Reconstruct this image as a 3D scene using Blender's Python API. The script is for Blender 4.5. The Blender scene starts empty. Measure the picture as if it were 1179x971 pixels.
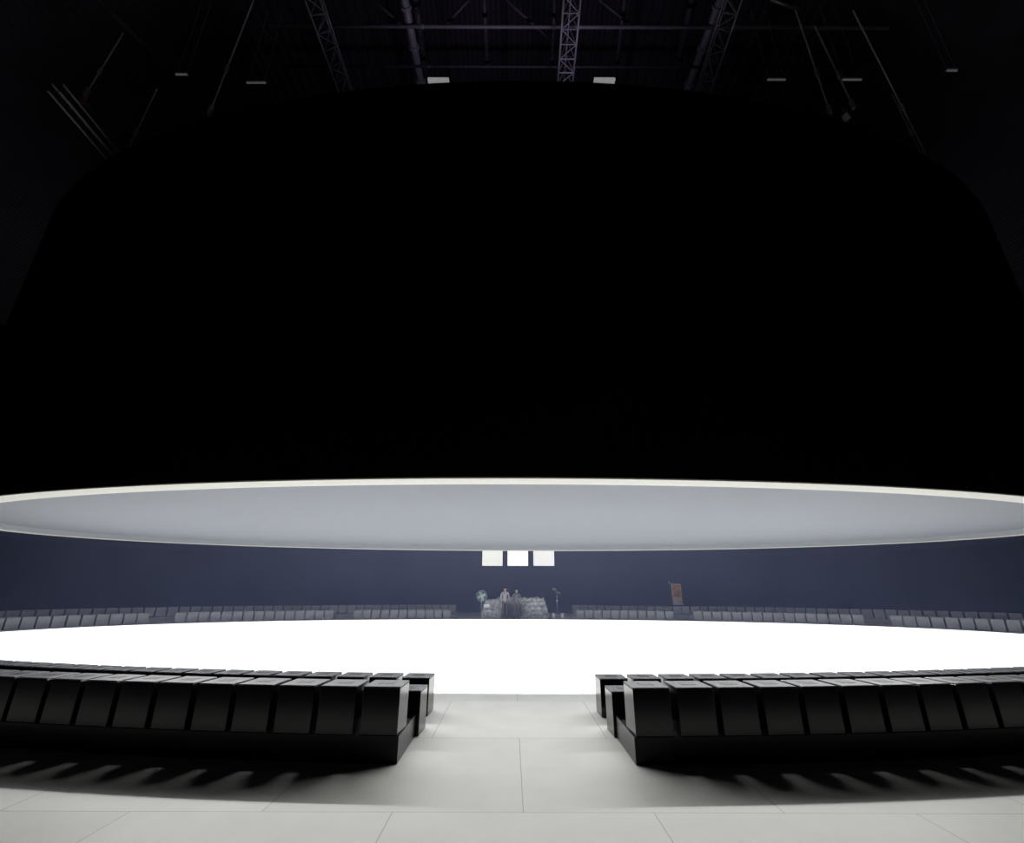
import bpy, bmesh, math, random
from mathutils import Vector, Matrix
random.seed(7)
C = bpy.context.scene.collection
PI = math.pi

# ------------------------------------------------------------------ camera
F_PX = 540.0
PITCH = math.atan(192.5 / F_PX)
ROLL = 0.003
EYE = Vector((0.0, 0.0, 1.7))
cam_d = bpy.data.cameras.new('camera')
cam_d.sensor_fit = 'HORIZONTAL'
cam_d.sensor_width = 36.0
cam_d.lens = F_PX / 1179.0 * 36.0
cam_d.clip_end = 300
cam = bpy.data.objects.new('camera', cam_d)
C.objects.link(cam)
cam.matrix_world = (Matrix.Translation(EYE) @ Matrix.Rotation(PI / 2 + PITCH, 4, 'X') @ Matrix.Rotation(ROLL, 4, 'Z'))
bpy.context.scene.camera = cam
ROT = cam.matrix_world.to_3x3()

def ray(px, py):
    return ROT @ Vector(((px - 589.5) / F_PX, -(py - 485.5) / F_PX, -1.0))
def at_y(px, py, y):            # the point of a sight line at a given distance down the hall
    r = ray(px, py); return EYE + r * (y / r.y)
def at_z(px, py, z):            # the point of a sight line at a given height
    r = ray(px, py); return EYE + r * ((z - EYE.z) / r.z)

# ------------------------------------------------------------------ materials
def mat(name, col, rough=0.6, metal=0.0, emit=0.0, ecol=None, spec=0.5, noise=0.0, nscale=3.0, bump=0.0, bscale=8.0, transmission=0.0):
    m = bpy.data.materials.new(name); m.use_nodes = True
    nt = m.node_tree; b = nt.nodes['Principled BSDF']
    b.inputs['Base Color'].default_value = (*col, 1)
    b.inputs['Roughness'].default_value = rough
    b.inputs['Metallic'].default_value = metal
    b.inputs['Specular IOR Level'].default_value = spec
    if transmission: b.inputs['Transmission Weight'].default_value = transmission
    if emit:
        b.inputs['Emission Color'].default_value = (*(ecol or col), 1)
        b.inputs['Emission Strength'].default_value = emit
    tc = nt.nodes.new('ShaderNodeTexCoord')
    if noise:
        n = nt.nodes.new('ShaderNodeTexNoise'); n.inputs['Scale'].default_value = nscale; n.inputs['Detail'].default_value = 5
        nt.links.new(tc.outputs['Object'], n.inputs['Vector'])
        r = nt.nodes.new('ShaderNodeValToRGB')
        r.color_ramp.elements[0].position = .3; r.color_ramp.elements[1].position = .7
        r.color_ramp.elements[0].color = (*[max(0, c * (1 - noise)) for c in col], 1)
        r.color_ramp.elements[1].color = (*[min(1, c * (1 + noise)) for c in col], 1)
        nt.links.new(n.outputs['Fac'], r.inputs['Fac']); nt.links.new(r.outputs['Color'], b.inputs['Base Color'])
    if bump:
        n = nt.nodes.new('ShaderNodeTexNoise'); n.inputs['Scale'].default_value = bscale; n.inputs['Detail'].default_value = 4
        nt.links.new(tc.outputs['Object'], n.inputs['Vector'])
        bp = nt.nodes.new('ShaderNodeBump'); bp.inputs['Strength'].default_value = bump; bp.inputs['Distance'].default_value = .02
        nt.links.new(n.outputs['Fac'], bp.inputs['Height']); nt.links.new(bp.outputs['Normal'], b.inputs['Normal'])
    return m

M = {}
M['black'] = mat('black_lacquer', (.006, .005, .008), .16, spec=.45, noise=.25, nscale=2.0)
M['board'] = mat('charcoal_lacquer', (.125, .127, .145), .34, noise=.2, nscale=3.0)
M['top_patch'] = mat('dark_top_patch', (.035, .035, .04), .5, spec=.35)
M['platform'] = mat('black_platform_paint', (.006, .005, .008), .25, spec=.3, noise=.25, nscale=2.0)
M['drape'] = mat('black_drape', (.0035, .0025, .0045), .95, spec=.05)
M['room'] = mat('black_hall_drape', (.002, .0017, .0027), .95, spec=.05)
M['panel'] = mat('pale_grey_membrane', (.222, .237, .272), .8, spec=.2, noise=.03, nscale=.15)
M['rim'] = mat('white_rim_paint', (.66, .66, .62), .6, spec=.3, noise=.02)
M['band'] = mat('grey_inner_band', (.31, .33, .36), .8, spec=.2)
M['glow'] = mat('lit_floor_panel', (.25, .25, .25), .6, emit=1.75, ecol=(1.0, 1.0, .965))
M['wall'] = mat('haze_blued_drape', (.17, .19, .33), .9, spec=.1, noise=.08, nscale=.25)  # black drape behind haze; part of the haze is put into this blue
M['steel'] = mat('painted_steel', (.33, .31, .36), .5, metal=.2, noise=.15, nscale=2)
M['dsteel'] = mat('dark_steel', (.10, .09, .12), .55, metal=.2, noise=.2)
M['alu'] = mat('aluminium', (.62, .62, .66), .35, metal=.7, noise=.1)
M['roof'] = mat('roof_sheet', (.075, .065, .09), .7, noise=.2, nscale=.5)
M['lampwhite'] = mat('glowing_lamp_housing', (.75, .75, .75), .5, emit=.28)  # white housing and control box, with a weak glow added to brighten them
M['tube'] = mat('dim_lamp_tube', (.7, .7, .72), .4, emit=.05, ecol=(.9, .9, 1))
M['red'] = mat('red_hoist_paint', (.28, .06, .05), .5, noise=.1)
M['screen'] = mat('lit_white_screen', (.6, .6, .6), .5, emit=.80, ecol=(.97, 1, .97))
M['screen2'] = mat('lit_bright_screen', (.6, .6, .6), .5, emit=1.05, ecol=(1, 1, .95))
M['screen3'] = mat('lit_lilac_screen', (.6, .6, .6), .5, emit=.82, ecol=(.96, .96, 1))
M['frame'] = mat('dark_frame', (.05, .05, .06), .5)
M['plastic'] = mat('crinkled_clear_sheet', (.56, .57, .60), .22, noise=.45, nscale=5, bump=1.0, bscale=9, spec=.8)
M['skin'] = mat('skin', (.42, .27, .21), .6)
M['cloth_a'] = mat('grey_clothing', (.13, .13, .15), .85, noise=.2, nscale=9)
M['cloth_b'] = mat('dark_trousers', (.07, .07, .085), .85, noise=.2, nscale=9)
M['shirt'] = mat('pale_shirt', (.34, .34, .38), .85, noise=.2, nscale=9)
M['hair'] = mat('dark_hair', (.02, .015, .012), .7)
M['greenish'] = mat('pale_green_metal', (.40, .52, .50), .4, metal=.3, noise=.1)
M['whitep'] = mat('white_plastic', (.75, .76, .80), .45, noise=.05)
M['wood'] = mat('orange_wood', (.60, .40, .24), .55, noise=.25, nscale=6)
M['poster'] = mat('russet_panel', (.44, .24, .17), .7, noise=.35, nscale=5)
M['beige'] = mat('beige_panel', (.70, .54, .44), .7, noise=.25, nscale=5)
M['cable'] = mat('grey_wire', (.66, .64, .70), .5, noise=.1)

def floor_material():
    m = bpy.data.materials.new('grey_floor_sheets'); m.use_nodes = True
    nt = m.node_tree; b = nt.nodes['Principled BSDF']
    tc = nt.nodes.new('ShaderNodeTexCoord'); mp = nt.nodes.new('ShaderNodeMapping')
    mp.inputs['Location'].default_value = (-.10, -2.62, 0)
    nt.links.new(tc.outputs['Object'], mp.inputs['Vector'])
    br = nt.nodes.new('ShaderNodeTexBrick')
    br.offset = .5; br.offset_frequency = 2
    br.inputs['Color1'].default_value = (.60, .60, .585, 1)
    br.inputs['Color2'].default_value = (.655, .655, .64, 1)
    br.inputs['Mortar'].default_value = (.30, .29, .28, 1)
    br.inputs['Scale'].default_value = 1.0
    br.inputs['Mortar Size'].default_value = .004
    br.inputs['Mortar Smooth'].default_value = .2
    br.inputs['Brick Width'].default_value = 2.11
    br.inputs['Row Height'].default_value = 2.0
    nt.links.new(mp.outputs['Vector'], br.inputs['Vector'])
    n = nt.nodes.new('ShaderNodeTexNoise'); n.inputs['Scale'].default_value = 2.2; n.inputs['Detail'].default_value = 8
    nt.links.new(tc.outputs['Object'], n.inputs['Vector'])
    rp = nt.nodes.new('ShaderNodeValToRGB'); rp.color_ramp.elements[0].color = (.93, .93, .925, 1); rp.color_ramp.elements[1].color = (1, 1, 1, 1)
    rp.color_ramp.elements[0].position = .3; rp.color_ramp.elements[1].position = .65
    nt.links.new(n.outputs['Fac'], rp.inputs['Fac'])
    mx = nt.nodes.new('ShaderNodeMix'); mx.data_type = 'RGBA'; mx.blend_type = 'MULTIPLY'; mx.inputs[0].default_value = 1
    nt.links.new(br.outputs['Color'], mx.inputs[6]); nt.links.new(rp.outputs['Color'], mx.inputs[7])
    nt.links.new(mx.outputs[2], b.inputs['Base Color'])
    b.inputs['Roughness'].default_value = .55; b.inputs['Specular IOR Level'].default_value = .3
    return m
M['floor'] = floor_material()

# ------------------------------------------------------------------ mesh helpers
class MB:
    def __init__(s): s.bm = bmesh.new()
    def face(s, vs): 
        try: s.bm.faces.new(vs)
        except ValueError: pass
    def box(s, c, d, rz=0.0, bevel=0.0, R=None):
        g = bmesh.ops.create_cube(s.bm, size=1.0)
        m = Matrix.Translation(Vector(c)) @ (R.to_4x4() if R else Matrix.Rotation(rz, 4, 'Z')) @ Matrix.Diagonal((*d, 1))
        bmesh.ops.transform(s.bm, matrix=m, verts=g['verts'])
        if bevel:
            es = list({e for v in g['verts'] for e in v.link_edges})
            bmesh.ops.bevel(s.bm, geom=es, offset=bevel, segments=2, affect='EDGES', profile=.5)
        return s
    def tube(s, p0, p1, r, n=8, r2=None):
        p0, p1 = Vector(p0), Vector(p1); d = p1 - p0
        if d.length < 1e-6: return s
        q = d.to_track_quat('Z', 'Y').to_matrix().to_4x4()
        g = bmesh.ops.create_cone(s.bm, cap_ends=True, segments=n, radius1=r, radius2=r if r2 is None else r2, depth=d.length)
        bmesh.ops.transform(s.bm, matrix=Matrix.Translation((p0 + p1) / 2) @ q, verts=g['verts'])
        return s
    def ball(s, c, r, u=16, v=10):
        g = bmesh.ops.create_uvsphere(s.bm, u_segments=u, v_segments=v, radius=1)
        rr = (r, r, r) if isinstance(r, (int, float)) else r
        bmesh.ops.transform(s.bm, matrix=Matrix.Translation(Vector(c)) @ Matrix.Diagonal((*rr, 1)), verts=g['verts'])
        return s
    def torus(s, c, R, r, axis='Y', n=24, k=6):
        rings = []
        for i in range(n):
            a = 2 * PI * i / n; ring = []
            for j in range(k):
                b = 2 * PI * j / k; q = R + r * math.cos(b)
                v = Vector((q * math.cos(a), r * math.sin(b), q * math.sin(a))) if axis == 'Y' else Vector((q * math.cos(a), q * math.sin(a), r * math.sin(b)))
                ring.append(s.bm.verts.new(Vector(c) + v))
            rings.append(ring)
        for i in range(n):
            for j in range(k):
                s.face([rings[i][j], rings[(i + 1) % n][j], rings[(i + 1) % n][(j + 1) % k], rings[i][(j + 1) % k]])
        return s
    def strip(s, inner, outer, z0, z1):      # a closed curved slab between two plan lines
        rows = []
        for a, b in zip(inner, outer):
            rows.append([s.bm.verts.new((a[0], a[1], z0)), s.bm.verts.new((b[0], b[1], z0)),
                         s.bm.verts.new((b[0], b[1], z1)), s.bm.verts.new((a[0], a[1], z1))])
        for r, q in zip(rows, rows[1:]):
            for j in range(4):
                s.face([r[j], r[(j + 1) % 4], q[(j + 1) % 4], q[j]])
        s.face(rows[0][::-1]); s.face(rows[-1])
        return s
    def build(s, name, m, parent=None, smooth=False):
        bmesh.ops.recalc_face_normals(s.bm, faces=s.bm.faces)
        me = bpy.data.meshes.new(name); s.bm.to_mesh(me); s.bm.free()
        me.materials.append(m)
        if smooth:
            for p in me.polygons: p.use_smooth = True
        o = bpy.data.objects.new(name, me); C.objects.link(o)
        if parent: o.parent = parent
        return o

def tag(o, label=None, cat=None, group=None, kind=None):
    if label: o['label'] = label
    if cat: o['category'] = cat
    if group: o['group'] = group
    if kind: o['kind'] = kind
    return o
def empty(name, loc, rz=0.0, label=None, cat=None, group=None):
    o = bpy.data.objects.new(name, None); C.objects.link(o)
    o.empty_display_size = .1
    o.location = loc; o.rotation_euler = (0, 0, rz)
    return tag(o, label, cat, group)
def copy_tree(o, parent=None):
    c = o.copy(); C.objects.link(c)
    if parent: c.parent = parent
    for ch in list(o.children): copy_tree(ch, c)
    return c

# ------------------------------------------------------------------ plan of the hall
CX, CY = 0.30, 19.31                       # middle of the oval
def ell(cx, cy, a, b, t):                  # point and outward normal
    p = Vector((cx + a * math.cos(t), cy + b * math.sin(t)))
    n = Vector((math.cos(t) / a, math.sin(t) / b)).normalized()
    return p, n

# ------------------------------------------------------------------ setting
X0, X1, Y0, Y1, ZR = -46.0, 46.0, -9.0, 38.0, 24.0
fl = MB(); fl.box(((X0 + X1) / 2, (Y0 + Y1) / 2 + .3, -.05), (X1 - X0, Y1 - Y0 + .6, .1)); tag(fl.build('floor', M['floor']), kind='structure')
w = MB(); li, lo_ = [], []
for i in range(97):                          # the far drape, bowed to set how light fades along it
    t = PI - PI * i / 96; c, s_ = math.cos(t), math.sin(t); e_ = 3.4
    q = Vector((.3 + 45.6 * math.copysign(abs(c) ** (2 / e_), c), 12 + (Y1 - 12) * abs(s_) ** (2 / e_)))
    li.append(q); lo_.append(q + Vector((.12 * c, .15)))
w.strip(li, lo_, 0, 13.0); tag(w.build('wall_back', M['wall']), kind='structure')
w = MB(); w.box(((X0 + X1) / 2, Y1 + .4, ZR / 2), (X1 - X0, .2, ZR)); tag(w.build('wall_rear', M['room']), kind='structure')
w = MB(); w.box((X0 - .1, (Y0 + Y1) / 2, ZR / 2), (.2, Y1 - Y0, ZR)); tag(w.build('wall_left', M['room']), kind='structure')
w = MB(); w.box((X1 + .1, (Y0 + Y1) / 2, ZR / 2), (.2, Y1 - Y0, ZR)); tag(w.build('wall_right', M['room']), kind='structure')
w = MB(); w.box(((X0 + X1) / 2, Y0 - .1, ZR / 2), (X1 - X0, .2, ZR)); tag(w.build('wall_front', M['room']), kind='structure')
# corrugated roof deck
rb = bmesh.new(); prev = None; x = X0; k = 0
while x <= X1 + .01:
    for dx, dz in ((0, 0), (.16, 0), (.22, .09), (.38, .09)):
        a = rb.verts.new((x + dx, Y0, ZR + dz)); b = rb.verts.new((x + dx, Y1, ZR + dz))
        if prev: rb.faces.new((prev[0], a, b, prev[1]))
        prev = (a, b)
    x += .44
me = bpy.data.meshes.new('ceiling'); rb.to_mesh(me); rb.free(); me.materials.append(M['roof'])
o = bpy.data.objects.new('ceiling', me); C.objects.link(o); tag(o, kind='structure')

# ------------------------------------------------------------------ glowing oval floor
GA, GB = 20.65, 10.16
g = bmesh.new(); N = 192
top = [g.verts.new((*ell(CX, CY, GA, GB, 2 * PI * i / N)[0], .022)) for i in range(N)]
bot = [g.verts.new((*ell(CX, CY, GA, GB, 2 * PI * i / N)[0], .001)) for i in range(N)]
g.faces.new(top)
for i in range(N): g.faces.new((bot[i], bot[(i + 1) % N], top[(i + 1) % N], top[i]))
me = bpy.data.meshes.new('glowing_floor'); g.to_mesh(me); g.free(); me.materials.append(M['glow'])
o = bpy.data.objects.new('glowing_floor', me); C.objects.link(o)
tag(o, 'huge oval floor panel glowing pure white between the near and far seats', 'lit floor')

# ------------------------------------------------------------------ suspended oval drum
DA, DB, DZ, DT = 20.88, 9.84, 3.834, 15.58
drum = empty('suspended_drum', (CX, CY, DZ), 0, 'giant black oval drum hung over the lit floor with pale grey underside', 'suspended drum')
def ring(bm, a, b, z, e=2.0):
    vs = []
    for i in range(N):
        t = 2 * PI * i / N; c, s = math.cos(t), math.sin(t)
        vs.append(bm.verts.new((a * math.copysign(abs(c) ** (2 / e), c), b * math.copysign(abs(s) ** (2 / e), s), z)))
    return vs
def loft(bm, rings, cap=False):
    for r, q in zip(rings, rings[1:]):
        for i in range(N): bm.faces.new((r[i], r[(i + 1) % N], q[(i + 1) % N], q[i]))
    if cap: bm.faces.new(rings[-1])
def from_bm(name, bm, m, parent, smooth=False):
    bmesh.ops.recalc_face_normals(bm, faces=bm.faces)
    me = bpy.data.meshes.new(name); bm.to_mesh(me); bm.free(); me.materials.append(m)
    if smooth:
        for p in me.polygons: p.use_smooth = True
    o = bpy.data.objects.new(name, me); C.objects.link(o); o.parent = parent; return o
H = DT - DZ
bm = bmesh.new(); loft(bm, [ring(bm, DA, DB, .03), ring(bm, DA, DB, H * .5), ring(bm, DA, DB, H * .97), ring(bm, DA - .15, DB - .02, H)], True)
from_bm('drape', bm, M['drape'], drum)
LIP, REC = .58, .20
bm = bmesh.new(); loft(bm, [ring(bm, DA, DB, .03), ring(bm, DA, DB, 0), ring(bm, DA - LIP, DB - LIP, 0)])
from_bm('rim', bm, M['rim'], drum)
bm = bmesh.new(); loft(bm, [ring(bm, DA - LIP, DB - LIP, 0), ring(bm, DA - LIP, DB - LIP, REC)])
from_bm('inner_band', bm, M['band'], drum)
bm = bmesh.new(); r = ring(bm, DA - LIP, DB - LIP, REC); bm.faces.new(r)
from_bm('ceiling_panel', bm, M['panel'], drum)

# ------------------------------------------------------------------ seats
def seat_proto(h, near=True, name='cube_seat'):
    root = None
    if near:
        root = empty(name, (0, 0, 0))
        b = MB(); b.box((0, 0, (h - .016) / 2), (.40, .385, h - .016), bevel=.004); b.build('body', M['black'], root)
        t = MB(); t.box((0, 0, h - .007), (.40, .385, .014), bevel=.004); bo = t.build('seat_board', M['board'], root)
        i = MB(); i.box((0, .01, h + .0005), (.17, .13, .003)); i.build('dark_rectangle', M['top_patch'], bo)  # flat dark rectangle lying on the seat top
    else:
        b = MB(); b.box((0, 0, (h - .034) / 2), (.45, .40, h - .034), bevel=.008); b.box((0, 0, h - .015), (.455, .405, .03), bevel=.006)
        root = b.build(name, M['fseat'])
    return root
M['fseat'] = mat('haze_greyed_seat', (.27, .27, .29), .45, noise=.2, nscale=2.0)  # far seats and platforms paler: distance haze is put into this base colour

ORD = ('first second third fourth fifth sixth seventh eighth ninth tenth eleventh twelfth thirteenth fourteenth fifteenth sixteenth '
       'seventeenth eighteenth nineteenth').split()
def ordinal(k):                              # k from 1
    if k < 20: return ORD[k - 1]
    tens = {2: 'twent', 3: 'thirt', 4: 'fort', 5: 'fift'}[k // 10]
    return tens + 'ieth' if k % 10 == 0 else tens + 'y-' + ORD[k % 10 - 1]

def row_points(E, x_start, sign, offset, width, pitch, count, lower=True):
    """Seat middles along an oval, starting with the first seat's side at x_start; offset moves them outwards."""
    cx, cy, a, b = E
    def par(x): 
        t = math.acos(max(-1, min(1, (x - cx) / a)))
        return -t if lower else t
    t = par(x_start); out = []; s = 0.0; target = width / 2; dt = .0005
    p, n = ell(cx, cy, a, b, t)
    dirn = (1 if sign > 0 else -1) * (1 if lower else -1)
    while len(out) < count:
        t2 = t + dirn * dt
        p2, n2 = ell(cx, cy, a, b, t2)
        s += (p2 - p).length
        t, p, n = t2, p2, n2
        if s >= target:
            out.append((p + n * offset, n.copy(), t)); target += pitch
    return out

# prototypes are the first seat of each row
def fill_row(proto, pts, z, label, group, skip=(), used=[]):
    k = 0
    for idx, (p, n, t) in enumerate(pts):
        if idx in skip: continue
        k += 1
        o = proto if proto not in used else copy_tree(proto)
        used.append(proto)
        o.location = (p.x, p.y, z)
        o.rotation_euler = (0, 0, math.atan2(n.y, n.x) + PI / 2)
        tag(o, label % ordinal(k), 'seat', group)

EA = (.30, 20.5, 22.8, 14.81)     # outer edge of the raised row
EB = (.30, 20.5, 22.2, 13.48)     # inner edge of the second row
EC = (.60, 20.5, 21.8, 12.54)     # inner edge of the front row
PH = .245
pa, pb, pc = seat_proto(.455), seat_proto(.495), seat_proto(.488)
for side, sg, xa, xb, xc in (('left', -1, -1.19, -1.168, -1.15), ('right', 1, 1.300, 1.280, 1.255)):
    fill_row(pa, row_points(EA, xa, sg, -.2, .40, .472, 17), PH,
             'black cube seat, %s from the central aisle on the raised row ' + side + ' of it', 'cube seats on the raised near row, ' + side)
    fill_row(pb, row_points(EA, xb, sg, -1.135, .40, .475, 12), 0,
             'black cube seat, %s from the central aisle in the ' + side + ' middle row', 'cube seats on the near middle row, ' + side)
    fill_row(pc, row_points(EC, xc, sg, .2, .40, .480, 23), 0,
             'black cube seat, %s from the central aisle in the ' + side + ' front row beside the glow', 'cube seats on the near front row, ' + side)
    # curved platform under the raised row
    inner, outer = [], []
    xs = xa - sg * .02
    t0 = -math.acos((xs - EA[0]) / EA[2]); t1 = -math.acos((sg * 11.5 - EA[0]) / EA[2])
    for i in range(41):
        p, n = ell(*EA, t0 + (t1 - t0) * i / 40)
        q = p + n * .01; outer.append(q)
        if i == 0: inner.append(Vector((q.x, q.y + .93)))
        else: inner.append(p - n * .92)
    pl = empty('seating_platform', (outer[0].x, outer[0].y, 0), 0, 'low black curved platform carrying the raised seats %s of the central aisle' % side, 'platform')
    m = MB(); m.strip(inner, outer, 0, PH - .018); q = m.build('base', M['platform'], pl); q.matrix_parent_inverse = Matrix.Translation(-Vector(pl.location))
    m = MB(); m.strip(inner, outer, PH - .018, PH); q = m.build('deck', M['platform'], pl); q.matrix_parent_inverse = Matrix.Translation(-Vector(pl.location))

# far seats, mirrored round the oval
FCI = (CX, CY, GA + 1.15, GB + 1.15)
FAI = (CX, CY, GA + 3.02, GB + 3.02)
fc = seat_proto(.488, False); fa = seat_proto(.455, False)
FP = .518
SKIP = {'left': (11, 12, 28, 29), 'right': (11, 12, 29, 30)}
for side, sg, xs in (('left', -1, -3.64), ('right', 1, 3.90)):
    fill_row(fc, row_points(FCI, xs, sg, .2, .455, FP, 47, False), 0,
             'haze-greyed cube seat, %s ' + side + ' of the far central gap, front row at the glowing edge', 'far front row of cube seats, ' + side, SKIP[side])
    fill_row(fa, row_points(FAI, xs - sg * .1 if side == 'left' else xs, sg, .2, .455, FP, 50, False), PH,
             'haze-greyed cube seat, %s ' + side + ' of the far central gap, raised back row', 'far raised row of cube seats, ' + side)
    inner, outer = [], []
    t0 = math.acos((xs - FAI[0]) / FAI[2]); t1 = PI - .02 if sg < 0 else .02
    for i in range(61):
        p, n = ell(*FAI, t0 + (t1 - t0) * i / 60)
        inner.append(p - n * .5); outer.append(p + n * .45)
    pl = empty('seating_platform', (inner[0].x, inner[0].y, 0), 0, 'low haze-greyed curved platform under the far raised seats, %s of the wrapped desk' % side, 'platform')
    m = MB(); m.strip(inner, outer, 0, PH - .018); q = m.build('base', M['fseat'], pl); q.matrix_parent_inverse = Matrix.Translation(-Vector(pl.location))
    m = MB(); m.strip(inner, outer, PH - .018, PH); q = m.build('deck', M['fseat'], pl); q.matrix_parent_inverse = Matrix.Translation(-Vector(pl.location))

# ------------------------------------------------------------------ three lit screens high on the far drape
def rel(o, e):                              # parent o to the empty e without moving it
    o.parent = e; o.matrix_parent_inverse = Matrix.Translation(-Vector(e.location)); return o
for (xa, xb), mm, which in (((555.1, 578.5), 'screen', 'leftmost of three, a faint line across it'),
                            ((584.3, 608.0), 'screen2', 'middle and brightest of three'),
                            ((614.2, 638.2), 'screen3', 'rightmost of three, faintly lilac')):
    y = Y1 - .12
    p0 = at_y(xa, 651.7, y); p1 = at_y(xb, 651.7, y); tz = at_y(xa, 628, y).z
    w_, h_ = p1.x - p0.x, tz - p0.z
    e = empty('hanging_screen', ((p0.x + p1.x) / 2, y, p0.z), 0, 'lit white screen under the drum edge, ' + which, 'screen', 'lit screens under the drum')
    b = MB(); b.box((0, .03, h_ / 2), (w_ + .04, .08, h_ + .04)); b.build('housing', M['frame'], e)
    b = MB(); b.box((0, -.02, h_ / 2), (w_, .03, h_)); s_ = b.build('lit_panel', M[mm], e)
    b = MB(); b.box((0, -.037, h_ * .24), (w_, .006, .025)); 
    if mm != 'screen2': b.box((w_ * .28, -.037, h_ / 2), (.02, .006, h_))
    b.build('seam', mat('screen_seam', (.5, .55, .5), .6, emit=.55, ecol=(.8, .95, .85)) if mm == 'screen' else M[mm], s_)

# ------------------------------------------------------------------ the wrapped desk and what stands round it
dk = empty('wrapped_desk', (.2, 31.75, 0), 0, 'long desk heaped under crinkled shiny sheeting behind the two people', 'desk')
b = MB(); b.box((0, 0, .38), (3.5, .8, .76), bevel=.02); b.build('desk_body', M['frame'], dk)
g = bmesh.new(); nu, nv = 64, 26; rows = []
for j in range(nv + 1):
    v = j / nv; row = []
    for i in range(nu + 1):
        u = i / nu
        # profile: up the front, over the top, down the back
        if v < .45: yy, zz = -.62 + .22 * (v / .45), v / .45 * 1.0
        elif v < .6: yy, zz = -.40 + .75 * ((v - .45) / .15), 1.0
        else: yy, zz = .35 + .2 * ((v - .6) / .4), 1 - (v - .6) / .4
        hgt = 1.16 * (1 - .16 * max(0, (.28 - u) / .28)) * (1 + .025 * math.sin(u * 31) + .02 * math.sin(u * 57 + 1))
        half = 2.13 - .30 * zz
        xx = (2 * u - 1) * half
        jit = .03
        row.append(g.verts.new((xx + random.uniform(-jit, jit), yy + random.uniform(-jit, jit) + .04 * math.sin(u * 40 + v * 9),
                                max(.006, zz * hgt + random.uniform(-jit, jit) * (0 if zz < .02 else 1)))))
    rows.append(row)
for j in range(nv):
    for i in range(nu): g.faces.new((rows[j][i], rows[j][i + 1], rows[j + 1][i + 1], rows[j + 1][i]))
for i in (0, nu):
    col = [rows[j][i] for j in range(nv + 1)]
    try: g.faces.new(col)
    except ValueError: pass
from_bm('crinkled_sheet', g, M['plastic'], dk)
# bundles under the sheet lying along the right half, as shiny rolls
for k, (xx, zz, ln) in enumerate(((1.1, .22, 1.7), (1.15, .52, 1.55), (1.1, .80, 1.5))):
    b = MB(); b.tube((xx - ln / 2, -.62 + zz * .2, zz), (xx + ln / 2, -.60 + zz * .2, zz + .04), .13, 12)
    b.build('sheet_roll', M['plastic'], dk, True)

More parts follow.
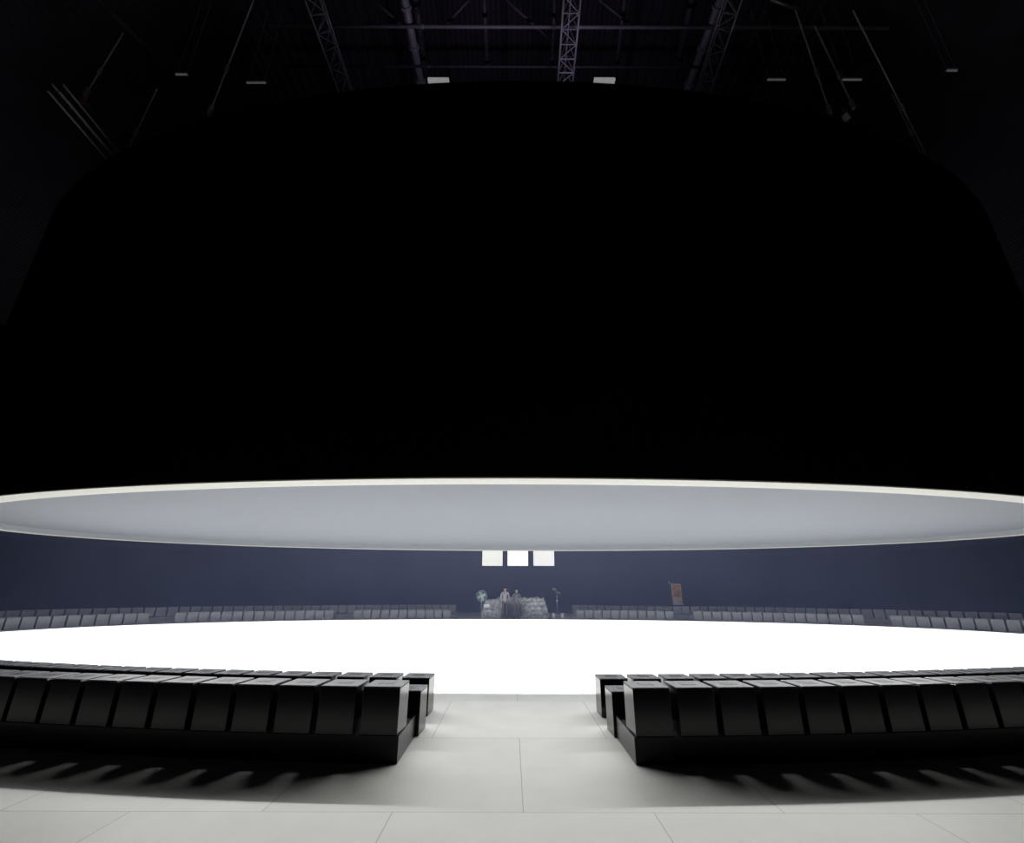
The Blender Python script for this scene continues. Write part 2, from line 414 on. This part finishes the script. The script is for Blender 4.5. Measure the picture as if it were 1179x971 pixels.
def person(name, x, y, ht, rz, label, coat, arms):
    s = ht / 1.75
    V = []; E = []; Rr = []
    def v(p, r, par=None):
        V.append(Vector(p) * s); Rr.append(r * s)
        if par is not None: E.append((par, len(V) - 1))
        return len(V) - 1
    pel = v((0, 0, .95), .135)
    wai = v((0, 0, 1.10), .125, pel); che = v((0, .0, 1.28), .150, wai); sh = v((0, 0, 1.42), .105, che)
    nk = v((0, -.005, 1.50), .052, sh); jaw = v((0, -.025, 1.57), .066, nk); hd = v((0, -.012, 1.655), .083, jaw); cr = v((0, 0, 1.71), .050, hd)
    hands = []
    for q in (-1, 1):
        hp = v((q * .10, 0, .90), .095, pel); kn = v((q * .115, -.02, .50), .062, hp); an = v((q * .12, .015, .09), .042, kn)
        he = v((q * .122, .0, .045), .042, an); to = v((q * .135, -.16, .035), .036, he)
        so = v((q * .19, .005, 1.41), .062, sh)
        el, wr = arms[0 if q < 0 else 1]
        ue = v((q * el[0], el[1], el[2]), .043, so); wri = v((q * wr[0], wr[1], wr[2]), .029, ue)
        d = (Vector(wr) - Vector(el)).normalized(); d = Vector((q * d.x, d.y, d.z))
        w0 = Vector((q * wr[0], wr[1], wr[2])); sd = Vector((0, 1, 0)) if abs(d.z) > .6 else Vector((q, 0, 0))
        pm = v(w0 + d * .07, .030, wri); hands.append((w0 + d * .09) * s)
        for k, (off, ln) in enumerate(((-.030, .070), (-.010, .082), (.010, .076), (.028, .060))):
            b0 = v(w0 + d * .10 + sd * off, .0095, pm); b1 = v(w0 + d * (.10 + ln * .55) + sd * off * 1.1, .0085, b0)
            v(w0 + d * (.10 + ln) + sd * off * 1.1 + Vector((-q * .015, 0, 0)), .007, b1)
        t0 = v(w0 + d * .05 - sd * .040, .010, pm); v(w0 + d * .09 - sd * .060, .008, t0)
    me = bpy.data.meshes.new(name + '_skeleton'); me.from_pydata(V, E, [])
    o = bpy.data.objects.new(name + '_skeleton', me); C.objects.link(o)
    md = o.modifiers.new('skin', 'SKIN'); md.use_smooth_shade = True
    for i, r in enumerate(Rr): me.skin_vertices[0].data[i].radius = (r, r)
    me.skin_vertices[0].data[0].use_root = True
    o.modifiers.new('sub', 'SUBSURF').levels = 1; o.modifiers['sub'].render_levels = 1
    dg = bpy.context.evaluated_depsgraph_get(); dg.update()
    body = bpy.data.meshes.new_from_object(o.evaluated_get(dg))
    bpy.data.objects.remove(o); bpy.data.meshes.remove(me)
    body.name = name
    body.materials.clear()
    for mm in ('skin', coat, 'cloth_b', 'frame'): body.materials.append(M[mm])
    lo = min(q.co.z for q in body.vertices)
    for q in body.vertices: q.co.z -= lo
    for p in body.polygons:
        c = p.center; p.use_smooth = True
        near_hand = min((c - (hh - Vector((0, 0, lo)))).length for hh in hands) < .125 * s
        p.material_index = 0 if c.z > 1.50 * s or near_hand else 3 if c.z < .10 * s else 2 if c.z < .96 * s else 1
    b = bpy.data.objects.new(name, body); C.objects.link(b)
    b.location = (x, y, 0); b.rotation_euler = (0, 0, rz)
    tag(b, label, 'person')
    z = lambda q: q * s - lo
    h = MB(); h.ball((0, .022 * s, z(1.69)), (.088 * s, .095 * s, .075 * s)); h.build('hair', M['hair'], b, True)
    h = MB(); h.ball((0, -.102 * s, z(1.625)), (.014 * s, .022 * s, .024 * s), 10, 8); h.build('nose', M['skin'], b, True)
    for q in (-1, 1):
        h = MB(); h.ball((q * .031 * s, -.088 * s, z(1.655)), .011 * s, 8, 6); h.build('eye', M['hair'], b, True)
        h = MB(); h.ball((q * .084 * s, .0, z(1.635)), (.013 * s, .022 * s, .032 * s), 8, 6); h.build('ear', M['skin'], b, True)
    h = MB(); h.ball((0, -.090 * s, z(1.583)), (.024 * s, .008 * s, .007 * s), 8, 6); h.build('mouth', M['poster'], b, True)
    return b
hang = ((.25, .03, 1.14), (.25, -.06, .90))
fold = ((.25, .02, 1.16), (.08, -.20, 1.10))
pL = at_y(581.3, 700, 30.32); pR = at_y(594.6, 700, 30.30)
person('person', pL.x, 30.32, 1.80, .1, 'taller person in pale grey top and dark trousers standing before the wrapped desk', 'shirt', (hang, fold))
person('person', pR.x, 30.30, 1.70, -.15, 'shorter person in dark grey top with arms down before the wrapped desk', 'cloth_a', (hang, hang))
# dark flight case between and behind them
cs = empty('equipment_case', (.05, 30.72, 0), 0, 'dark equipment case standing between the two people and the desk', 'case')
b = MB(); b.box((0, 0, .43), (1.15, .30, .70), bevel=.015); b.build('body', M['cloth_b'], cs)
b = MB(); b.box((0, 0, .81), (1.17, .32, .06), bevel=.012); b.build('lid', M['cloth_a'], cs)
for q in (-1, 1):
    for r_ in (-1, 1):
        b = MB(); b.tube((q * .48 - .02, r_ * .10, .042), (q * .48 + .02, r_ * .10, .042), .042, 12); b.box((q * .48, r_ * .10, .075), (.06, .06, .01)); b.build('caster', M['dsteel'], cs)
# pedestal fan left of the desk
pf = at_y(554.6, 686.5, 30.7)
fn = empty('pedestal_fan', (pf.x, 30.7, 0), 0, 'pale green round caged fan on a pole at the left end of the desk', 'fan')
zc = pf.z
b = MB(); b.tube((0, 0, 0), (0, 0, .03), .24, 24, .22); b.build('base', M['greenish'], fn)
b = MB(); b.tube((0, 0, .03), (0, .0, zc - .1), .022, 10); b.build('pole', M['greenish'], fn)
b = MB(); b.tube((0, -.02, zc), (0, .14, zc), .08, 16); b.tube((0, .02, zc - .12), (0, .06, zc), .03, 8); b.build('motor', M['greenish'], fn)
b = MB()
for k in range(14):
    a = 2 * PI * k / 14
    for q, yy in ((1, -.1), (1, .06)):
        b.tube((.05 * math.cos(a), yy, zc + .05 * math.sin(a)), (.31 * math.cos(a), -.02, zc + .31 * math.sin(a)), .006, 5)
b.torus((0, -.02, zc), .31, .014); b.torus((0, -.08, zc), .16, .007); b.build('cage', M['greenish'], fn)
for k in range(4):
    a = PI / 2 * k + .4
    b = MB(); R_ = Matrix.Rotation(-a, 3, 'Y') @ Matrix.Rotation(.45, 3, 'X')
    b.box((.15 * math.cos(a), -.02, zc + .15 * math.sin(a)), (.20, .008, .15), R=R_, bevel=.003); b.build('blade', M['greenish'], fn)
# folding chair below it
pc_ = at_y(562, 705, 30.2)
fch = empty('folding_chair', (pc_.x, 30.1, 0), .5, 'small pale folding chair in front of the left end of the desk', 'chair')
b = MB(); b.box((0, 0, .44), (.40, .38, .03), bevel=.01); b.build('seat', M['whitep'], fch)
b = MB(); b.box((0, .22, .72), (.40, .025, .18), bevel=.01); b.build('backrest', M['whitep'], fch)
for q in (-1, 1):
    b = MB(); b.tube((q * .19, -.22, .012), (q * .19, .22, .80), .012, 8); b.build('leg', M['alu'], fch)
    b = MB(); b.tube((q * .165, .22, .012), (q * .165, -.16, .43), .012, 8); b.build('leg', M['alu'], fch)
# equipment stand right of the desk
ps = at_y(641.5, 700, 31.0)
st = empty('equipment_stand', (ps.x, 31.0, 0), 0, 'thin pole stand with tilted head and white foot blocks right of the desk', 'stand')
b = MB(); b.box((.02, 0, .18), (.62, .05, .04)); b.build('crossbar', M['whitep'], st)
for xx in (-.24, .29):
    b = MB(); b.box((xx, 0, .15), (.17, .24, .30), bevel=.03); b.build('foot_block', M['whitep'], st)
b = MB(); b.tube((0, 0, .18), (0, 0, .98), .022, 10); b.tube((0, 0, .9), (0, 0, 1.55), .014, 10); b.build('pole', M['steel'], st)
b = MB(); b.tube((0, 0, .95), (0, 0, 1.05), .04, 10); b.build('clamp', M['alu'], st)
b = MB(); b.tube((-.28, 0, 1.70), (.20, 0, 1.42), .014, 8); b.build('arm', M['steel'], st)
b = MB(); b.box((-.14, -.03, 1.66), (.26, .12, .16), bevel=.03, R=Matrix.Rotation(.5, 3, 'Y')); b.build('head', M['cloth_a'], st)
b = MB(); b.box((.16, -.03, 1.46), (.18, .08, .10), bevel=.02, R=Matrix.Rotation(.5, 3, 'Y')); b.build('counterweight', M['cloth_a'], st)
pp = at_y(632.6, 700, 30.6)
po = empty('thin_pole', (pp.x, 30.6, 0), 0, 'bare thin pole on a round foot between the desk and the stand', 'pole')
b = MB(); b.tube((0, 0, 0), (0, 0, .02), .12, 20); b.build('foot', M['dsteel'], po)
b = MB(); b.tube((0, 0, .02), (0, 0, 1.5), .014, 8); b.build('shaft', M['dsteel'], po)

# russet board behind the far seats
yb = 33.75
q0, q1 = at_y(775.0, 696.5, yb), at_y(786.0, 696.5, yb); qz = at_y(774, 672.5, yb).z
wb, hb = q1.x - q0.x, qz - q0.z
bd = empty('display_board', ((q0.x + q1.x) / 2, yb, 0), 0, 'orange framed russet and beige board standing behind the far right seats', 'board')
z0 = q0.z
b = MB()
for q in (-1, 1): b.box((q * (wb / 2 - .03), 0, (z0 + qz) / 2), (.06, .07, hb), bevel=.006)
b.box((0, 0, qz - .03), (wb - .12, .07, .06)); b.box((0, 0, z0 + hb * .36), (wb - .12, .07, .04)); b.build('frame', M['wood'], bd)
b = MB(); b.box((0, .01, z0 + hb * .67), (wb - .12, .03, hb * .62)); b.build('upper_panel', M['poster'], bd)
b = MB(); b.box((0, .01, z0 + hb * .19), (wb - .12, .03, hb * .34)); b.build('lower_panel', M['beige'], bd)
b = MB(); b.box((0, -.05, z0 + .03), (wb + .02, .18, .07), bevel=.008); b.build('ledge', M['whitep'], bd)
for q in (-1, 1):
    b = MB(); b.box((q * (wb / 2 - .05), .0, z0 / 2), (.05, .06, z0)); b.box((q * (wb / 2 - .05), .0, .02), (.06, .5, .04)); b.build('leg', M['dsteel'], bd)
b = MB(); b.tube((-wb / 2 - .12, -.02, qz + .06), (-wb / 2 + .02, 0, qz - .05), .012, 6); b.ball((-wb / 2 - .14, -.02, qz + .09), .07, 12, 8); b.build('clip_lamp', M['greenish'], bd)

# small lamps on the far drape
for px, py, lab in ((120, 643, 'small pale lamp on the dark drape far left under the drum'),
                    (937, 679, 'small dim lamp on the far drape, left of a close pair'),
                    (953, 679, 'small dim lamp on the far drape, right of a close pair'),
                    (1095, 684, 'small dim lamp on the far drape near the right end')):
    p = at_y(px, py, Y1 - .06)
    e = empty('wall_lamp', p, 0, lab, 'lamp', 'small lamps on the far drape')
    b = MB(); b.box((0, .03, 0), (.22, .06, .16), bevel=.01); b.build('back_plate', M['dsteel'], e)
    b = MB(); b.box((0, -.05, 0), (.28 if px == 120 else .14, .10, .10 if px == 120 else .26), bevel=.03); b.build('shade', M['whitep'] if px == 120 else M['cloth_a'], e)

# ------------------------------------------------------------------ roof steel
ZS = 20.0
def beam(name, m, p0, p1, r, label, cat, group=None, n=10, flange=True, rods=True):
    p0, p1 = Vector(p0), Vector(p1)
    e = empty(name, p0, 0, label, cat, group); e['kind'] = 'thing'
    d = p1 - p0
    b = MB(); b.tube((0, 0, 0), d, r, n); b.build('tube', m, e, True)
    for f in (.12, .88) if rods else ():
        c = d * f
        b = MB(); b.tube(c, Vector((c.x, c.y, ZR + .02 - p0.z)), .012, 5); b.build('hanger', M['dsteel'], e)
    if flange:
        for f in (.25, .5, .75):
            c = d * f; u = d.normalized() * .05
            b = MB(); b.tube(c - u, c + u, r * 1.35, n); b.build('flange', m, e)
    return e
def extend(p0, p1, k0, k1):
    d = (p1 - p0); return p0 - d * k0, p1 + d * k1
# cross tubes
for py, z, xa, xb, r, m, lab in ((31, ZS, 250, 1060, .058, 'steel', 'long steel tube crossing the whole roof nearest the top edge'),
                                 (77, ZS, 330, 1100, .042, 'dsteel', 'thin steel tube crossing the roof just above the black drum')):
    a = at_z(600, py, z); p0 = Vector((-8.5, a.y, z)); p1 = Vector((13.0, a.y, z))
    beam('hanging_tube', M[m], p0, p1, r, lab, 'roof tube', None)
# receding tubes
for (xa, ya, xb, yb2), z, r, m, lab in (((466, 0, 484, 92), ZS + .22, .145, 'steel', 'thick grey roof tube running away left of centre'),
                                  ((830, 0, 795, 95), ZS + .22, .155, 'steel', 'thick grey roof tube running away right of centre'),
                                  ((479, 5, 488, 72), ZS + 1.7, .13, 'dsteel', 'dark roof tube close beside the thick left tube'),
                                  ((797, 0, 783, 64), ZS + 1.7, .13, 'dsteel', 'dark roof tube close beside the thick right tube'),
                                  ((558, 11, 561, 70), ZS + .9, .075, 'dsteel', 'slim roof strut between the thick left tube and the middle lattice'),
                                  ((718, 11, 711, 70), ZS + .9, .075, 'dsteel', 'slim roof strut right of the middle lattice'),
                                  ((638, 14, 636, 66), ZS + .9, .06, 'dsteel', 'slim dark strut just left of the middle lattice')):
    p0, p1 = extend(at_z(xa, ya, z), at_z(xb, yb2, z), .4, .5)
    beam('hanging_girder', M[m], p0, p1, r, lab, 'roof beam', None, 10, True, r < .14)
# diagonals in the roof
for (xa, ya, xb, yb2), z, r, lab in (((540, 0, 510, 32), ZS + .5, .045, 'short dark roof brace slanting left beside the thick left tube'),
                               ((583, 0, 634, 46), ZS + .5, .05, 'long dark roof brace slanting down to the middle lattice'),
                               ((430, 0, 468, 34), ZS + .5, .045, 'dark roof brace slanting into the thick left tube'),
                               ((740, 40, 690, 0), ZS + .5, .045, 'faint roof brace right of the middle lattice'),
                               ((888, 0, 917, 10), ZS + .3, .05, 'bright short brace at the top edge right of the lattice'),
                               ((263, 0, 345, 72), ZS + .9, .05, 'long dim roof brace left of the left lattice'),
                               ((105, -10, 190, 75), ZS + 1.2, .09, 'dim roof girder at the upper left above the light truss'),
                               ((880, 12, 856, 66), ZS + .5, .04, 'dim thin brace right of the right lattice')):
    beam('hanging_brace', M['alu'] if xa == 888 else M['dsteel'], at_z(xa, ya, z), at_z(xb, yb2, z), r, lab, 'roof brace', None, 8, False)
# flat lattice girders
def lattice(c1, c2, z, lab, r=.035):
    a0, a1 = extend(at_z(*c1[0], z), at_z(*c1[1], z), .25, .6); b0, b1 = extend(at_z(*c2[0], z), at_z(*c2[1], z), .25, .6)
    e = empty('hanging_lattice_girder', a0, 0, lab, 'lattice girder', 'lattice girders under the roof')
    b = MB(); b.tube((0, 0, 0), a1 - a0, r, 8); b.build('chord', M['steel'], e, True)
    b = MB(); b.tube(b0 - a0, b1 - a0, r, 8); b.build('chord', M['steel'], e, True)
    up = Vector((0, 0, .55)); m0, m1 = (a0 + b0) / 2 + up, (a1 + b1) / 2 + up
    b = MB(); b.tube(m0 - a0, m1 - a0, r, 8); b.build('chord', M['steel'], e, True)
    b = MB(); n = 9
    for k in range(n + 1):
        f = k / n; p, q = a0.lerp(a1, f) - a0, b0.lerp(b1, f) - a0; m_ = m0.lerp(m1, f) - a0
        b.tube(p, q, r * .55, 6)
        if k < n:
            g_ = (k + 1) / n
            p2, q2 = a0.lerp(a1, g_) - a0, b0.lerp(b1, g_) - a0; m2 = m0.lerp(m1, (k + .5) / n) - a0
            b.tube(p, q2, r * .55, 6) if k % 2 else b.tube(q, p2, r * .55, 6)
            for w_ in (p, q, p2, q2): b.tube(w_, m2, r * .4, 5)
    b.build('bracing', M['steel'], e)
lattice(((649, 0), (643, 85)), ((668.6, 0), (660.4, 85)), ZS - 1.2, 'grey lattice girder in the middle of the roof')
lattice(((351, 0), (387, 98)), ((371.5, 0), (400, 88)), ZS - 1.2, 'dim lattice girder left of the thick roof tubes', .03)
lattice(((834, 0), (809, 81)), ((854.5, 0), (822, 95)), ZS - 1.2, 'dim lattice girder beside the thick right roof tube', .03)

# wires holding the drum
def wire(px0, px1, z0, z1, lab, r=.024, shackle=True):
    if z0 == DT: z0 = DT + .12
    p0, p1 = at_z(*px0, z0), at_z(*px1, z1)
    e = empty('hanging_wire', p0, 0, lab, 'wire', 'wires holding up the drum')
    b = MB(); b.tube((0, 0, 0), p1 - p0, r, 6); b.build('cable', M['cable'], e)
    if shackle:
        d = (p1 - p0).normalized()
        b = MB(); b.tube(d * .05, d * .35, r * 3, 8); b.build('shackle', M['alu'], e)
        c = (p1 - p0) * .4
        b = MB(); b.tube(c - d * .12, c + d * .12, r * 2.4, 8); b.build('turnbuckle', M['alu'], e)
wire((240, 134), (292, 0), DT, 19.6, 'bright thin wire rising from the left shoulder of the drum')
wire((141, 186), (181, 102), DT, 18.0, 'faint wire rising beside the hanging light truss')
wire((957, 134), (916, 12), DT, 19.6, 'left one of two wires meeting at the right shoulder of the drum')
wire((984, 126), (938, 30), DT, 19.4, 'right one of two wires meeting at the right shoulder of the drum')
wire((1074, 193), (982, 12), DT, 19.6, 'long thin wire at the far right end of the drum top')
wire((1064, 184), (1027, 108), DT, 18.5, 'short faint wire close left of the long right wire')
wire((97, 112), (142, 38), 17.35, 20.0, 'faint wire holding the upper end of the light truss')
# little fixture at the foot of the two right wires
p = at_z(975, 138, DT + .06) + Vector((-.05, -.05, 0))
e = empty('rim_lamp', p, .5, 'small grey wedge lamp on the drum edge where two wires meet', 'lamp')
b = MB(); b.box((0, 0, .09), (.26, .2, .16), bevel=.02, R=Matrix.Rotation(.4, 3, 'Y')); b.build('housing', M['steel'], e)
b = MB(); b.tube((0, 0, .1), (0, 0, .45), .02, 6); b.build('bracket', M['alu'], e)
# floodlights on the drum's top edge
for px, lab in ((503.5, 'white floodlight on the drum top edge left of the middle lattice'), (697.5, 'white floodlight on the drum top edge right of the middle lattice')):
    p = at_z(px, 90, DT); p = Vector((p.x, p.y + .25, DT))
    e = empty('floodlight', p, 0, lab, 'floodlight', 'floodlights on the drum top')
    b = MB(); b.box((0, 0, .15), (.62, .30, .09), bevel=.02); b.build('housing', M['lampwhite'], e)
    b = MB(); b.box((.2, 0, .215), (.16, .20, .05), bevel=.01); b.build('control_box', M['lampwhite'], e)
    for q in (-1, 1):
        b = MB(); b.box((q * .29, 0, .09), (.03, .05, .18)); b.build('bracket', M['alu'], e)
# strip lamps under the roof
for px, py, wpx, lab in ((209, 86, 14, 'short dim strip lamp, leftmost above the drum'), (295, 95.5, 23, 'dim strip lamp above the left shoulder of the drum'),
                    (894, 92, 22, 'dim strip lamp above the right shoulder of the drum'), (981, 92, 23, 'dim strip lamp beside the two right wires'),
                    (1096, 81.5, 13, 'short dim strip lamp, rightmost above the drum')):
    p = at_z(px, py, ZS - .2); q = at_z(px + wpx / 2, py, ZS - .2); hw = q.x - p.x
    e = empty('strip_lamp', p, 0, lab, 'lamp', 'strip lamps under the roof')
    b = MB(); b.box((0, 0, .05), (2 * hw, .12, .07), bevel=.01); b.build('housing', M['alu'], e)
    b = MB(); b.tube((-hw * .95, 0, 0), (hw * .95, 0, 0), .03, 10); b.build('lamp_tube', M['tube'], e)
    b = MB()
    for s_ in (-.8, .8): b.tube((hw * s_, 0, .08), (hw * s_, 0, ZR - p.z), .008, 5)
    b.build('hanger', M['cable'], e)

# hanging light truss at the upper left
t0_, t1_ = at_z(64, 101, 16.6), at_z(139, 190, 16.6)
tr = empty('hanging_light_truss', t0_, 0, 'bright square aluminium truss hanging slantwise at the upper left', 'truss')
d = t1_ - t0_; u = d.normalized(); sd = Vector((-u.y, u.x, 0)).normalized() * .17; up = Vector((0, 0, .17))
cor = [sd + up, sd - up, -sd - up, -sd + up]
for c in cor:
    b = MB(); b.tube(c, d + c, .034, 8); b.build('chord', M['whitep'], tr, True)
b = MB(); n = 9
for k in range(n + 1):
    f = d * (k / n)
    for j in range(4):
        b.tube(f + cor[j], f + cor[(j + 1) % 4], .012, 5)
        if k < n: b.tube(f + cor[j], d * ((k + 1) / n) + cor[(j + 1) % 4], .010, 5)
b.build('bracing', M['dsteel'], tr)
p = at_z(97, 118, 17.0)
e = empty('hanging_chain_hoist', p, .4, 'small red chain hoist on top of the hanging light truss', 'hoist')
b = MB(); b.box((0, 0, 0), (.22, .16, .18), bevel=.03); b.build('body', M['red'], e)
b = MB(); b.tube((0, 0, .1), (0, 0, .26), .03, 8); b.build('hook', M['alu'], e)
b = MB(); b.box((.15, 0, -.02), (.09, .12, .12), bevel=.02); b.build('motor_cap', M['dsteel'], e)

# ------------------------------------------------------------------ haze hanging over the lit floor
hm = bpy.data.materials.new('thin_haze'); hm.use_nodes = True
nt = hm.node_tree; nt.nodes.clear()
vs = nt.nodes.new('ShaderNodeVolumeScatter'); vs.inputs['Color'].default_value = (.44, .53, 1.0, 1); vs.inputs['Density'].default_value = .0047; vs.inputs['Anisotropy'].default_value = 0
ou = nt.nodes.new('ShaderNodeOutputMaterial'); nt.links.new(vs.outputs['Volume'], ou.inputs['Volume'])
cu = bpy.data.curves.new('haze', 'CURVE'); cu.dimensions = '2D'; cu.fill_mode = 'BOTH'; cu.extrude = 1.88
sp = cu.splines.new('POLY'); sp.points.add(71)
for i in range(72):
    p, n = ell(0, 0, 22.8, 13.0, 2 * PI * i / 72); sp.points[i].co = (p.x, p.y, 0, 1)
sp.use_cyclic_u = True
cu.materials.append(hm)
hz = bpy.data.objects.new('haze', cu); C.objects.link(hz); hz.location = (CX, CY + 3.9, 1.93)
tag(hz, 'thin blue haze hanging between the lit floor and the far drape', 'haze', None, 'stuff')

# ------------------------------------------------------------------ light
def area(name, loc, rot, sx, sy, watts, col=(1, 1, 1), spread=PI):
    l = bpy.data.lights.new(name, 'AREA'); l.shape = 'RECTANGLE'; l.size = sx; l.size_y = sy; l.energy = watts; l.color = col; l.spread = spread
    o = bpy.data.objects.new(name, l); C.objects.link(o); o.location = loc; o.rotation_euler = rot; return o
# light bars recessed behind the near rim of the drum, shining down
NB = 15
for k in range(NB):
    x = -8.4 + 16.8 * k / (NB - 1)
    t = -math.acos(x / (DA - LIP - .25))
    p, n = ell(CX, CY, DA - LIP - .25, DB - LIP - .25, t)
    l = area('light_bar', (p.x, p.y, DZ + .15), (0, 0, 0), 1.2, .015, 89, (1, 1, .97))
    l.rotation_euler = Vector((n.x, n.y, .06)).to_track_quat('-Z', 'Y').to_euler()
# floodlights on top of the drum washing the roof
for x in (-2.0, 2.2):
    area('roof_wash', (x, 10.1, DT + .3), (PI - .15, 0, 0), .5, .2, 15, (.8, .72, 1.0), 2.8)

wd = bpy.data.worlds.new('world'); bpy.context.scene.world = wd; wd.use_nodes = True
wd.node_tree.nodes['Background'].inputs['Color'].default_value = (.02, .015, .03, 1)
wd.node_tree.nodes['Background'].inputs['Strength'].default_value = .05

sc = bpy.context.scene
sc.view_settings.view_transform = 'Standard'
sc.view_settings.look = 'None'
sc.view_settings.exposure = 0
sc.view_settings.gamma = 1
sc.view_settings.use_curve_mapping = False
sc.cycles.use_denoising = True
sc.cycles.max_bounces = 8
